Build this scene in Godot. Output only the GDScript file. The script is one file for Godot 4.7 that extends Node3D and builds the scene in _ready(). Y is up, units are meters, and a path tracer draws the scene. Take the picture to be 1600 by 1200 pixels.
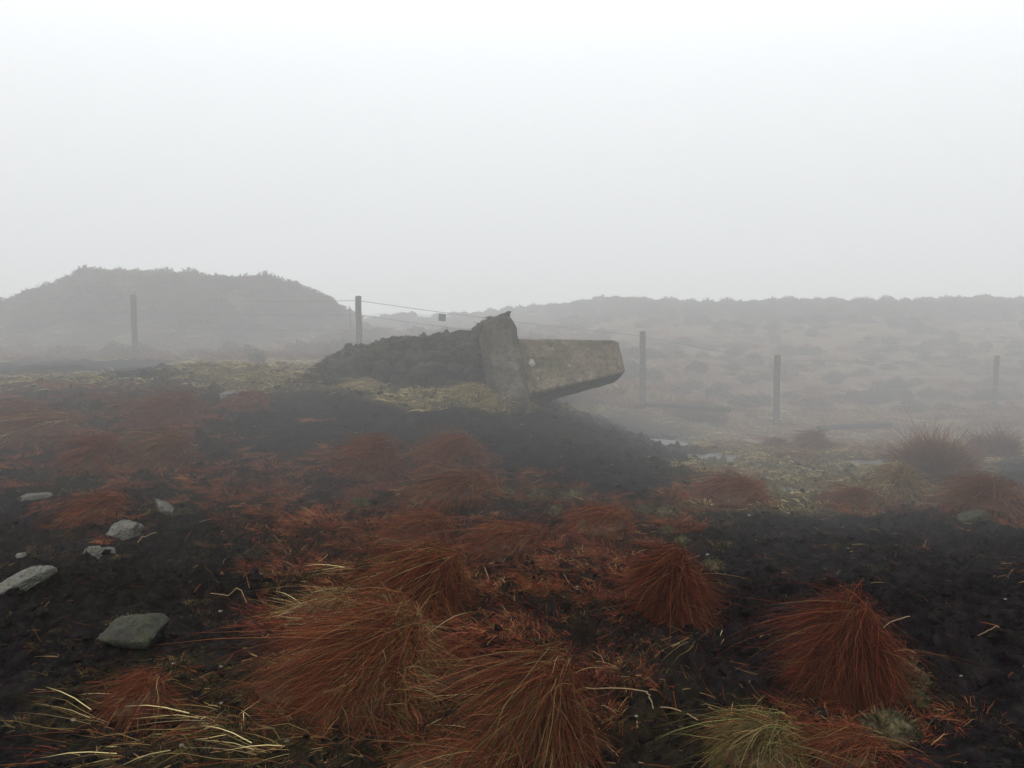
extends Node3D
# A fallen concrete survey pillar on a foggy peat moor. y up, metres; the camera stands at the origin and looks to -z.

const EYE := Vector3(0, 1.6, 0)
const PITCH := -5.09
const FOCAL := 1348.0            # of a picture 1600 x 1200

var rng := RandomNumberGenerator.new()
var n_big := FastNoiseLite.new()
var n_mid := FastNoiseLite.new()
var n_fine := FastNoiseLite.new()
var n_patch := FastNoiseLite.new()
var cam_basis: Basis
var M := {}
var puddles := []                # [x, z, rx, rz, turn, level]
var taken := {}


# ---------------------------------------------------------------- mesh building
class Shape:
	var v := PackedVector3Array()
	var c := PackedColorArray()
	var i := PackedInt32Array()
	func tri(a: int, b: int, d: int) -> void:
		i.append(a); i.append(b); i.append(d)
	func add(p: Vector3, col := Color.WHITE) -> int:
		v.append(p); c.append(col)
		return v.size() - 1
	func mesh(mat: Material, normals = null) -> ArrayMesh:
		var n := PackedVector3Array()
		if normals != null:
			n = normals
		else:
			n.resize(v.size())
			for k in range(0, i.size(), 3):
				var a := i[k]
				var b := i[k + 1]
				var d := i[k + 2]
				var f := (v[d] - v[a]).cross(v[b] - v[a])
				n[a] += f; n[b] += f; n[d] += f
			for k in n.size():
				n[k] = n[k].normalized() if n[k].length_squared() > 1e-20 else Vector3.UP
		var arr := []
		arr.resize(Mesh.ARRAY_MAX)
		arr[Mesh.ARRAY_VERTEX] = v
		arr[Mesh.ARRAY_NORMAL] = n
		arr[Mesh.ARRAY_COLOR] = c
		arr[Mesh.ARRAY_INDEX] = i
		var m := ArrayMesh.new()
		m.add_surface_from_arrays(Mesh.PRIMITIVE_TRIANGLES, arr)
		m.surface_set_material(0, mat)
		return m


func numbered(called: String) -> String:
	var k: int = taken.get(called, -1) + 1
	taken[called] = k
	return called if k == 0 else "%s_%03d" % [called, k]


func tag(o: Node3D, label: String, category: String, group := "", kind := "") -> void:
	if label: o.set_meta("label", label)
	if category: o.set_meta("category", category)
	if group: o.set_meta("group", group)
	if kind: o.set_meta("kind", kind)


func thing(called: String, at: Vector3, label: String, category: String, group := "") -> Node3D:
	var o := Node3D.new()
	o.name = numbered(called)
	add_child(o)
	o.position = at
	tag(o, label, category, group)
	return o


func part(called: String, mesh: Mesh, parent: Node3D, at := Vector3.ZERO) -> MeshInstance3D:
	var o := MeshInstance3D.new()
	o.name = called
	o.mesh = mesh
	parent.add_child(o, true)
	o.position = at
	return o


func single(called: String, mesh: Mesh, at: Vector3, label: String, category: String, group := "", kind := "") -> MeshInstance3D:
	var o := MeshInstance3D.new()
	o.name = numbered(called)
	o.mesh = mesh
	add_child(o)
	o.position = at
	tag(o, label, category, group, kind)
	return o


func scatter(called: String, mesh: Mesh, places: Array, colors: Array, label: String, category: String) -> void:
	if places.is_empty(): return
	var mm := MultiMesh.new()
	mm.transform_format = MultiMesh.TRANSFORM_3D
	mm.use_colors = true
	mm.mesh = mesh
	mm.instance_count = places.size()
	for k in places.size():
		mm.set_instance_transform(k, places[k])
		mm.set_instance_color(k, colors[k])
	var o := MultiMeshInstance3D.new()
	o.name = numbered(called)
	o.multimesh = mm
	add_child(o)
	tag(o, label, category, "", "stuff")


# ---------------------------------------------------------------- where things are
func sstep(a: float, b: float, x: float) -> float:
	return smoothstep(a, b, x)


func puddle_in(p: Array, x: float, z: float) -> float:
	var dx: float = x - p[0]
	var dz: float = z - p[1]
	var ca := cos(p[4])
	var sa := sin(p[4])
	var u: float = (dx * ca + dz * sa) / p[2]
	var w: float = (-dx * sa + dz * ca) / p[3]
	return sqrt(u * u + w * w) + 0.28 * n_mid.get_noise_2d(x * 2.2 + 40.0, z * 2.2)


func land(x: float, z: float) -> float:
	# the lie of the land without its roughness
	var d := -z
	var left := 0.80 * sstep(4.9, 9.3, d) - 0.22 * sstep(11.5, 17.0, d)
	var right := -0.02 * sstep(4, 6, d) - 0.30 * sstep(9.0, 13.0, d)
	var edge := lerpf(1.15, 0.35, sstep(6.0, 9.5, d))
	var w := sstep(edge - 1.2, edge + 1.9, x)
	w = lerpf(w, sstep(-1.0, 5.0, x), sstep(10.5, 15.0, d))
	var y := lerpf(left, right, w)
	# peat bank under the pillar
	y += 0.10 * exp(-pow((x + 0.9) / 1.3, 2) - pow((d - 9.1) / 0.75, 2))
	y += 0.13 * exp(-pow((x + 3.2) / 1.3, 2) - pow((d - 9.7) / 0.8, 2))
	# heather-topped hag on the left
	var hx := (x + 10.3) / 6.9
	var hz := (d - 27.5) / 6.5
	var hr := sqrt(hx * hx + hz * hz) + 0.10 * n_big.get_noise_2d(x * 1.6, z * 1.6)
	y += (1.72 + 0.25 * n_big.get_noise_2d(x * 2.0 + 9.0, z)) * (1.0 - sstep(0.35, 1.02, hr)) * (0.8 + 0.2 * (1.0 - sstep(0.0, 0.8, hr)))
	# its lower shoulder far left
	y += 1.0 * exp(-pow((x + 19.0) / 6.5, 2) - pow((d - 31.0) / 7.0, 2))
	# the long bank on the right
	var rise := sstep(17.0, 37.0, d + 0.8 * n_big.get_noise_2d(x, z * 0.5)) * sstep(-1.2, 5.5, x - (d - 34.0) * 0.02)
	y += 1.85 * rise - 0.5 * sstep(40, 60, d) * rise
	y += 0.45 * exp(-pow((x - 3.9) / 1.7, 2) - pow((d - 20.5) / 1.6, 2))
	# a low rise in the middle, far off
	y += 0.55 * exp(-pow((x + 3.0) / 9.0, 2) - pow((d - 44.0) / 6.0, 2))
	y += 0.35 * n_big.get_noise_2d(x * 0.6 + 3.0, z * 0.6) * sstep(13, 30, d)
	y += 0.30 * sstep(2.0, 8.0, -d) * 0.5
	return y


func rough(x: float, z: float, y0: float) -> float:
	var m := n_mid.get_noise_2d(x, z)
	var f := n_fine.get_noise_2d(x, z)
	var f2 := n_fine.get_noise_2d(x * 2.7 + 31.0, z * 2.7)
	var g := n_mid.get_noise_2d(x * 3.1 + 17.0, z * 3.1)
	var amount := 0.35 + 0.95 * sstep(-0.25, 0.35, n_patch.get_noise_2d(x * 0.5 + 70.0, z * 0.5))
	return y0 + 0.055 * m + amount * (0.055 * absf(g) + 0.060 * f + 0.034 * f2)


func height(x: float, z: float) -> float:
	var y := rough(x, z, land(x, z))
	for p in puddles:
		if absf(x - p[0]) < 2.0 and absf(z - p[1]) < 2.0:
			var q := puddle_in(p, x, z)
			if q < 1.6:
				y = lerpf(p[5] - 0.035 + 0.1 * (y - p[5]), y, sstep(0.55, 1.15, q))
	return y


func ray(px: float, py: float) -> Vector3:
	return (cam_basis * Vector3((px - 800.0) / FOCAL, (600.0 - py) / FOCAL, -1.0))


func on_ground(px: float, py: float, smooth := false) -> Vector3:
	# the first point of the ground on a line of sight: used to read places off the photograph
	var r := ray(px, py)
	var t := 1.5
	while t < 120.0:
		var p := EYE + r * t
		if p.y < (land(p.x, p.z) if smooth else height(p.x, p.z)):
			var lo := t - 0.06
			var hi := t
			for k in 8:
				var mid := 0.5 * (lo + hi)
				var q := EYE + r * mid
				if q.y < (land(q.x, q.z) if smooth else height(q.x, q.z)): hi = mid
				else: lo = mid
			return EYE + r * hi
		t += 0.06
	return EYE + r * 60.0


func at(px: float, py: float, depth: float) -> Vector3:
	var r := ray(px, py)
	return EYE + r * (depth / -r.z)


func picture(p: Vector3) -> Vector2:
	var q := cam_basis.transposed() * (p - EYE)
	if q.z > -0.1: return Vector2(-9999, -9999)
	return Vector2(800.0 + FOCAL * q.x / -q.z, 600.0 - FOCAL * q.y / -q.z)


# what grows where: ellipses read off the photograph [x, y, half width, half height, how much]
var RED := [[700, 830, 270, 75, 1.0], [560, 745, 230, 35, 1.0], [880, 812, 190, 38, 1.0], [230, 695, 140, 60, 0.9], [70, 675, 130, 45, 0.9], [150, 640, 210, 35, 0.6],
	[430, 765, 130, 38, 0.9], [180, 800, 65, 40, 0.55], [620, 1000, 200, 100, 0.7], [740, 1090, 230, 90, 0.6], [900, 900, 170, 70, 0.45], [1310, 1150, 100, 50, 0.7],
	[1130, 765, 75, 25, 0.9], [1400, 775, 120, 22, 0.7], [1270, 690, 140, 30, 0.6], [380, 630, 40, 12, 1.0], [1530, 790, 90, 30, 0.5], [1000, 920, 120, 80, 0.35], [80, 720, 130, 50, 0.5]]
var STRAW := [[700, 765, 80, 25, 0.7], [560, 930, 110, 60, 0.7], [470, 1000, 70, 60, 0.7], [300, 1120, 190, 75, 0.8], [640, 1160, 220, 60, 0.8], [1180, 1150, 95, 50, 0.9], [920, 1150, 150, 60, 0.6], [780, 940, 120, 60, 0.4], [1000, 1050, 120, 60, 0.25]]
var MOSS := [[150, 745, 110, 18, 0.9], [350, 780, 130, 30, 0.5], [290, 1110, 210, 75, 0.9], [1180, 1150, 105, 55, 0.9], [1050, 815, 100, 45, 0.5], [800, 775, 90, 20, 0.6], [440, 620, 60, 14, 0.4], [240, 640, 110, 16, 0.5], [560, 1120, 260, 90, 0.5], [1400, 1080, 60, 60, 0.5], [250, 900, 240, 110, 0.22], [450, 870, 160, 60, 0.35], [950, 1000, 150, 60, 0.3], [950, 1120, 150, 70, 0.5]]
var PALE := [[420, 580, 135, 26, 1.0], [525, 590, 90, 15, 0.8], [700, 618, 115, 16, 0.9], [790, 632, 50, 14, 0.9], [1195, 688, 105, 36, 0.9], [1300, 740, 200, 45, 0.9], [90, 598, 160, 14, 0.45], [1180, 790, 140, 10, 0.4], [950, 640, 90, 9, 0.5], [1450, 690, 200, 30, 0.8], [1130, 655, 100, 16, 0.6]]


func grown(list: Array, p: Vector2) -> float:
	var best := 0.0
	for e in list:
		var u: float = (p.x - e[0]) / e[2]
		var w: float = (p.y - e[1]) / e[3]
		var r := u * u + w * w
		if r < 2.2:
			best = maxf(best, e[4] * (1.0 - sstep(0.35, 2.2, r)))
	return best


func cover(x: float, y: float, z: float) -> Array:
	# how much red grass, straw, moss and pale grass grows at a point
	var d := -z
	var pn := n_patch.get_noise_2d(x, z)
	var pm := n_mid.get_noise_2d(x * 0.9 + 5.0, z * 0.9)
	if d > 13.0:
		return [clampf(0.45 + 0.9 * pn, 0, 1), clampf(0.25 - 0.5 * pn, 0, 1), 0.25, clampf(0.3 + 0.8 * pm - 0.4 * pn, 0, 1)]
	if d < 2.2:
		return [clampf(0.2 + 0.8 * pn, 0, 1), 0.2, clampf(0.2 - 0.8 * pn, 0, 1), 0.0]
	var p := picture(Vector3(x, y, z))
	var jit := Vector2(pm * 40.0, pn * 14.0) * (6.0 / maxf(d, 3.0))
	p += jit
	if p.x < -150 or p.x > 1750:
		return [clampf(0.25 + 0.8 * pn, 0, 1), 0.15, clampf(0.15 - 0.5 * pn, 0, 1), 0.1]
	return [grown(RED, p), grown(STRAW, p), grown(MOSS, p), grown(PALE, p)]


# ---------------------------------------------------------------- materials
func noise_texture(freq: float, ramp: Array, seed_: int, kind := FastNoiseLite.TYPE_SIMPLEX_SMOOTH, size := 512, octaves := 5) -> NoiseTexture2D:
	var n := FastNoiseLite.new()
	n.seed = seed_
	n.noise_type = kind
	n.frequency = freq
	n.fractal_octaves = octaves
	n.fractal_gain = 0.6
	var t := NoiseTexture2D.new()
	t.width = size
	t.height = size
	t.seamless = true
	t.noise = n
	if ramp.size():
		var g := Gradient.new()
		g.offsets = PackedFloat32Array()
		g.colors = PackedColorArray()
		var offs := PackedFloat32Array()
		var cols := PackedColorArray()
		for r in ramp:
			offs.append(r[0])
			cols.append(r[1])
		g.offsets = offs
		g.colors = cols
		t.color_ramp = g
	return t


func srgb(r: float, g: float, b: float) -> Color:
	return Color(r, g, b).linear_to_srgb()


func material(name_: String, rough_: float, spec: float, tex: Texture2D, tex_scale: float, bump: Texture2D, bump_cm: float, vertex := true, colour := Color.WHITE) -> StandardMaterial3D:
	var m := StandardMaterial3D.new()
	m.resource_name = name_
	m.albedo_color = colour
	m.vertex_color_use_as_albedo = vertex
	m.roughness = rough_
	m.metallic_specular = spec
	m.cull_mode = BaseMaterial3D.CULL_DISABLED
	if tex or bump:
		m.uv1_triplanar = true
		m.uv1_world_triplanar = true
		m.uv1_scale = Vector3.ONE * tex_scale
	if tex: m.albedo_texture = tex
	if bump:
		m.heightmap_enabled = true
		m.heightmap_texture = bump
		m.heightmap_scale = bump_cm
	return m


func make_materials() -> void:
	var grain := noise_texture(0.03, [[0.0, Color(0.42, 0.41, 0.42)], [0.45, Color(0.70, 0.68, 0.68)], [0.62, Color(0.86, 0.83, 0.80)], [1.0, Color(1, 0.97, 0.92)]], 3)
	var grain_h := noise_texture(0.035, [], 4, FastNoiseLite.TYPE_SIMPLEX_SMOOTH, 512, 6)
	var stone_c := noise_texture(0.018, [[0.0, Color(0.36, 0.34, 0.31)], [0.36, Color(0.62, 0.61, 0.58)], [0.5, Color(0.85, 0.85, 0.83)], [0.64, Color(0.93, 0.93, 0.91)], [0.72, Color(0.66, 0.68, 0.58)], [1.0, Color(1, 1, 1)]], 8)
	var stone_h := noise_texture(0.04, [], 9, FastNoiseLite.TYPE_CELLULAR, 512, 4)
	var wood_c := noise_texture(0.05, [[0.0, Color(0.45, 0.42, 0.40)], [1.0, Color(1, 0.97, 0.93)]], 12)
	M.peat = material("peat", 1.0, 0.12, grain, 1.1, grain_h, 3.2)
	M.grass = material("grass blade", 0.9, 0.14, null, 1, null, 0)
	M.moss = material("moss", 0.95, 0.1, grain, 3.0, grain_h, 1.0)
	M.stone = material("stone", 0.82, 0.35, stone_c, 3.4, grain_h, 1.4)
	M.concrete = material("concrete", 0.9, 0.3, stone_c, 1.7, grain_h, 0.9)
	M.wood = material("weathered wood", 0.95, 0.15, wood_c, 4.0, wood_c, 0.5)
	M.wire = material("galvanised wire", 0.55, 0.5, null, 1, null, 0, false, srgb(0.10, 0.10, 0.10))
	M.wire.metallic = 0.4
	M.plate = material("painted plate", 0.6, 0.4, wood_c, 6.0, null, 0, false, srgb(0.03, 0.032, 0.035))
	M.water = material("bog water", 0.35, 0.30, null, 1, null, 0, false, srgb(0.012, 0.011, 0.011))
	M.lichen = material("lichen", 0.95, 0.1, stone_c, 12.0, grain_h, 0.4)


# ---------------------------------------------------------------- grass
func pick(palette: Array) -> Color:
	var r := rng.randf()
	for e in palette:
		if r < e[0]:
			var k := rng.randf_range(0.72, 1.22)
			var c: Color = e[1]
			return Color(c.r * k, c.g * k * rng.randf_range(0.92, 1.08), c.b * k)
		r -= e[0]
	return palette[0][1]


func blade(s: Shape, base: Vector3, dir: Vector3, bend: Vector3, length: float, width: float, col: Color, segs := 4, floor_y := -9.0) -> void:
	var side := dir.cross(Vector3(rng.randf_range(-1, 1), rng.randf_range(-0.3, 0.3), rng.randf_range(-1, 1)))
	if side.length_squared() < 1e-6: side = Vector3.RIGHT
	side = side.normalized() * width * 0.5
	var wob := Vector3(rng.randf_range(-1, 1), rng.randf_range(-0.5, 0.5), rng.randf_range(-1, 1)) * 0.10 * length
	var last := -1
	for k in segs + 1:
		var t := float(k) / segs
		var p := base + (dir * t + bend * t * t) * length + wob * sin(t * 6.0) * t
		if p.y < floor_y: p.y = floor_y + 0.006 * rng.randf()
		var now: int
		if k == segs:
			now = s.add(p, col)
			s.tri(last, last + 1, now)
		else:
			var w := 1.0 - 0.65 * t * t
			now = s.add(p - side * w, col)
			s.add(p + side * w, col)
			if last >= 0:
				s.tri(last, last + 1, now)
				s.tri(last + 1, now + 1, now)
		last = now


const REDC := Color(0.090, 0.0245, 0.0145)
const RUST := Color(0.120, 0.046, 0.0205)
const DARKRED := Color(0.040, 0.0125, 0.0095)
const STRAWC := Color(0.138, 0.092, 0.040)
const PALEC := Color(0.29, 0.235, 0.125)
const OLIVE := Color(0.042, 0.040, 0.015)
const BROWN := Color(0.034, 0.022, 0.015)
const LIME := Color(0.135, 0.128, 0.050)

var P_RED := [[0.46, REDC], [0.22, RUST], [0.17, DARKRED], [0.07, STRAWC], [0.08, BROWN]]
var P_MIX := [[0.38, REDC], [0.28, RUST], [0.10, DARKRED], [0.10, STRAWC], [0.08, OLIVE], [0.06, BROWN]]
var P_STRAW := [[0.42, STRAWC], [0.18, RUST], [0.14, PALEC], [0.16, OLIVE], [0.10, BROWN]]
var P_GREEN := [[0.46, OLIVE], [0.16, LIME], [0.16, STRAWC], [0.12, RUST], [0.10, BROWN]]
var P_RUSH := [[0.30, Color(0.075, 0.045, 0.036)], [0.26, REDC], [0.30, Color(0.085, 0.062, 0.042)], [0.14, RUST]]
var P_PALE := [[0.34, PALEC], [0.26, LIME], [0.25, STRAWC], [0.15, OLIVE]]
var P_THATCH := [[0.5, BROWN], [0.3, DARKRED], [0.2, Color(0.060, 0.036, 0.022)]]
var P_DEEP := [[0.38, REDC], [0.36, DARKRED], [0.14, BROWN], [0.09, RUST], [0.03, STRAWC]]
var P_HEATH := [[0.45, Color(0.066, 0.046, 0.032)], [0.25, Color(0.060, 0.034, 0.026)], [0.2, Color(0.060, 0.054, 0.028)], [0.1, RUST]]


func tussock(h: float, r: float, count: int, palette: Array, wind: Vector3, upright := 0.0, width := 0.0042) -> Array:
	# a mound of old thatch overgrown with fine leaves that lie over one another and hang down its sides
	var s := Shape.new()
	var id := rng.randf_range(0, 500)
	var top := h * (0.84 if upright < 0.5 else 0.25)
	var wide := r * (0.90 if upright < 0.5 else 0.62)
	var gale := wind.length()
	var lee := wind.normalized() if gale > 0.01 else Vector3.ZERO
	var crown := -lee * r * minf(gale, 0.8) * 0.70 + Vector3.UP * h * 0.78
	var swell := func(d: Vector3) -> Vector3:
		# the lumpy dome: a unit direction of the upper half to a point on the thatch
		var k := 1.0 + 0.5 * n_mid.get_noise_3d(d.x * 0.9 + id, d.y * 0.9, d.z * 0.9) + 0.16 * n_mid.get_noise_3d(d.x * 2.4 + id, d.y * 2.4 + 9.0, d.z * 2.4)
		var p := Vector3(d.x * wide, d.y * top, d.z * wide) * k
		var up := maxf(d.y, 0.0)
		return p - lee * r * minf(gale, 0.8) * 0.7 * up * up
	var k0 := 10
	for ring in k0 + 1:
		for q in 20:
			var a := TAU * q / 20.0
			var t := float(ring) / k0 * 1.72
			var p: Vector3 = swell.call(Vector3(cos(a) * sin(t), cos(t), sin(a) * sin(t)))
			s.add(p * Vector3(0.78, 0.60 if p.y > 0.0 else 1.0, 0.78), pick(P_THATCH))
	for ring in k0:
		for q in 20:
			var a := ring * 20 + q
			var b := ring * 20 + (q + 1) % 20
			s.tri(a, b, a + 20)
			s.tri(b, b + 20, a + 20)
	var thatch := s
	s = Shape.new()
	# locks: neighbouring leaves share a lean, a length and a hue
	var locks := []
	for k in 34:
		var d := Vector3(rng.randfn(), absf(rng.randfn()) * 0.9, rng.randfn()).normalized()
		var pal := palette
		if palette == P_MIX: pal = [P_RED, P_RED, P_DEEP, P_DEEP, P_MIX, P_MIX, P_RED, P_DEEP, P_RED, P_DEEP, P_STRAW, P_GREEN][rng.randi_range(0, 11)]
		locks.append([d, Vector3(rng.randfn(), rng.randfn() * 0.4, rng.randfn()) * 0.52, rng.randf_range(0.55, 1.4), rng.randf_range(0.65, 1.35), pal])
	for k in count:
		var lock: Array = locks[rng.randi_range(0, 33)]
		var d: Vector3 = (lock[0] + Vector3(rng.randfn(), rng.randfn(), rng.randfn()) * 0.22).normalized()
		if k % 2 == 0: d = Vector3(rng.randfn(), absf(rng.randfn()) * 1.1, rng.randfn()).normalized()
		d.y = absf(d.y)
		var base: Vector3 = swell.call(d) * rng.randf_range(0.70, 1.0)
		var flat := Vector3(d.x, 0, d.z)
		var dir: Vector3
		var bend: Vector3
		var length: float
		if upright < 0.5 and k % 4 == 1:
			# long leaves from the crown, blown over to the lee side or hanging down in front
			var round := Vector3(rng.randfn(), rng.randfn() * 0.7, rng.randfn()) * 0.5
			base = crown + Vector3(round.x * r, round.y * h, round.z * r) * 0.36
			var side: Vector3 = Vector3(rng.randfn(), 0, rng.randfn()) * 0.34 + lock[1] * 0.9
			if rng.randf() < 0.7:
				dir = lee * rng.randf_range(0.45, 1.0) + Vector3.UP * rng.randf_range(-0.15, 0.45) + side
				bend = Vector3.DOWN * rng.randf_range(0.25, 0.85) + lee * rng.randf_range(0.0, 0.3)
				length = rng.randf_range(0.35, 1.0) * (r * 1.1 + h * 0.2) * clampf(lock[2], 0.6, 1.15)
			else:
				dir = Vector3(0, rng.randf_range(-0.4, 0.3), 0.35) + side * 0.8 + lee * 0.2
				bend = Vector3.DOWN * rng.randf_range(0.6, 1.1)
				length = rng.randf_range(0.45, 1.0) * h * clampf(lock[2], 0.6, 1.15)
		elif upright < 0.5:
			var comb := flat + wind * 1.5 + Vector3(rng.randfn(), 0, rng.randfn()) * 0.25
			dir = (comb.normalized() * d.y + Vector3.DOWN * flat.length() * 0.75) * rng.randf_range(0.4, 0.9) + d * rng.randf_range(0.2, 0.75) + Vector3.UP * rng.randf_range(0.0, 0.25) + lock[1] * 0.8
			bend = Vector3.DOWN * rng.randf_range(0.2, 0.8) + wind * rng.randf_range(0.0, 0.4)
			length = rng.randf_range(0.3, 1.0) * (0.10 + 0.20 * h) * lock[2]
			if rng.randf() < 0.03:
				length *= 1.6
				bend *= 0.5
		else:
			dir = Vector3.UP * rng.randf_range(0.8, 1.0) + flat * rng.randf_range(0.05, 0.5) + lock[1] * 0.3 + wind * 0.3
			bend = Vector3.DOWN * rng.randf_range(0.0, 0.5) + flat * rng.randf_range(-0.1, 0.45) + lock[1] * 0.35
			length = rng.randf_range(0.4, 0.95) * h * clampf(lock[2], 0.7, 1.1) * (1.0 - 0.45 * flat.length_squared())
		if upright < 0.5 and k % 6 == 0:
			dir += Vector3(rng.randfn(), rng.randfn() * 0.5 + 0.2, rng.randfn()) * 0.75
			length *= rng.randf_range(0.5, 0.9)
		var tone: float = lock[3]
		var hue := pick(lock[4])
		blade(s, base, dir, bend, length, width * rng.randf_range(0.6, 1.25), Color(hue.r * tone, hue.g * tone, hue.b * tone), 4, -0.03)
	return [thatch, s]


func mat_clump(r: float, length: float, count: int, palette: Array, wind: Vector3, width: float, flat: float) -> Shape:
	var s := Shape.new()
	for k in count:
		var phi := rng.randf_range(0, TAU)
		var out := Vector3(cos(phi), 0, sin(phi))
		var base := out * r * sqrt(rng.randf())
		var dir := Vector3.UP * rng.randf_range(0.25, 0.9) * (1.0 - flat) + out * rng.randf_range(0.1, 0.7) + wind * rng.randf_range(0.2, 1.0)
		var bend := -Vector3.UP * rng.randf_range(0.2, 0.85) * (1.0 - 0.6 * flat) + wind * rng.randf_range(0.0, 0.5)
		blade(s, base, dir, bend, length * rng.randf_range(0.5, 1.3), width * rng.randf_range(0.6, 1.3), pick(palette), 3, -0.005)
	return s


func cushion(size: float, palette: Array, count: int) -> Shape:
	# a moss hummock: a soft dome made of many short shoots over a lumpy core
	var s := Shape.new()
	for ring in 7:
		for q in 14:
			var a := TAU * q / 14.0
			var t := ring / 6.0
			var k := 1.0 + 0.2 * n_mid.get_noise_2d(cos(a) * 4.0 + size * 99.0, sin(a) * 4.0 + t)
			s.add(Vector3(cos(a) * sin(t * 1.7) * size * k, cos(t * 1.7) * size * 0.8 * k, sin(a) * sin(t * 1.7) * size * k), pick(palette) * 0.8)
	for ring in 6:
		for q in 14:
			var a := ring * 14 + q
			var b := ring * 14 + (q + 1) % 14
			s.tri(a, b, a + 14)
			s.tri(b, b + 14, a + 14)
	for k in count:
		var d := Vector3(rng.randfn(), absf(rng.randfn()) * 0.9, rng.randfn()).normalized()
		var base := Vector3(d.x, d.y * 0.8, d.z) * size * 0.95
		blade(s, base, d + Vector3(rng.randf_range(-0.5, 0.5), 0.2, rng.randf_range(-0.5, 0.5)), Vector3(0, -0.3, 0), size * rng.randf_range(0.12, 0.4), size * 0.06, pick(palette), 2)
	return s


func shrub(r: float, h: float, twigs: int) -> Shape:
	# heather: wiry stems from one foot, each set with small leafy sprigs
	var s := Shape.new()
	for k in twigs:
		var phi := rng.randf_range(0, TAU)
		var out := Vector3(cos(phi), 0, sin(phi)) * sqrt(rng.randf())
		var tip := Vector3(out.x * r, h * (1.0 - 0.55 * out.length_squared()) * rng.randf_range(0.7, 1.1), out.z * r)
		var col := pick(P_HEATH)
		blade(s, out * r * 0.15, tip.normalized(), Vector3.ZERO, tip.length(), 0.012, Color(0.05, 0.035, 0.025), 2)
		for q in 24:
			var p := tip * rng.randf_range(0.45, 1.0)
			blade(s, p, Vector3(rng.randfn() * 0.6, rng.randf_range(0.2, 1.0), rng.randfn() * 0.6), Vector3.ZERO, rng.randf_range(0.03, 0.065), 0.024, col * rng.randf_range(0.7, 1.2), 2)
	return s


# ---------------------------------------------------------------- stones
func stone(size: Vector3, planes: int, seed_: int, colour: Color, moss: float, res := 14, bumps := 0.09) -> Shape:
	var r2 := RandomNumberGenerator.new()
	r2.seed = seed_
	var cuts := []
	for k in planes:
		var nn := Vector3(r2.randfn(), r2.randfn(), r2.randfn()).normalized()
		cuts.append([nn, r2.randf_range(0.42, 0.72) if planes < 10 else r2.randf_range(0.58, 0.72)])
	for ax in ([Vector3.UP, Vector3.DOWN] if planes < 10 else [Vector3.DOWN]):
		cuts.append([(ax + 0.18 * Vector3(r2.randfn(), 0, r2.randfn())).normalized(), r2.randf_range(0.5, 0.7)])
	var s := Shape.new()
	var index := {}
	var at_ := func(d: Vector3) -> int:
		var key := Vector3i(d * 4096.0)
		if index.has(key): return index[key]
		var u := d.normalized()
		var rr := 1.0
		for c in cuts:
			var dp: float = u.dot(c[0])
			if dp > 0.05:
				rr = minf(rr, c[1] / dp)
		rr *= 1.0 + bumps * n_mid.get_noise_3d(u.x * 2.2 + seed_ * 3.1, u.y * 2.2, u.z * 2.2) + bumps * 0.6 * n_mid.get_noise_3d(u.x * 7.0, u.y * 7.0 + seed_, u.z * 7.0)
		var p := u * rr * size * 1.45
		var nz := n_mid.get_noise_3d(u.x * 1.4 + seed_, u.y * 1.4 + 7.0, u.z * 1.4)
		var col := colour * (1.0 + 0.25 * nz)
		var g := clampf(moss * 1.4 - 0.7 + 1.3 * n_mid.get_noise_3d(u.x * 2.4, u.y * 2.4 + seed_ * 2.0, u.z * 2.4) + 0.5 * moss * u.y, 0.0, 0.85) if moss > 0.0 else 0.0
		col = col.lerp(Color(0.046, 0.050, 0.024), g)
		col.a = 1.0
		index[key] = s.add(p, col)
		return index[key]
	for f in 6:
		var nn: Vector3 = [Vector3.RIGHT, Vector3.LEFT, Vector3.UP, Vector3.DOWN, Vector3.BACK, Vector3.FORWARD][f]
		var a := Vector3(nn.y, nn.z, nn.x)
		var b := nn.cross(a)
		for i in res:
			for j in res:
				var q := []
				for o in [[0, 0], [1, 0], [1, 1], [0, 1]]:
					var u: float = 2.0 * (i + o[0]) / res - 1.0
					var w: float = 2.0 * (j + o[1]) / res - 1.0
					q.append(at_.call(nn + a * tan(u * PI / 4) + b * tan(w * PI / 4)))
				s.tri(q[0], q[2], q[1])
				s.tri(q[0], q[3], q[2])
	return s


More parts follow.
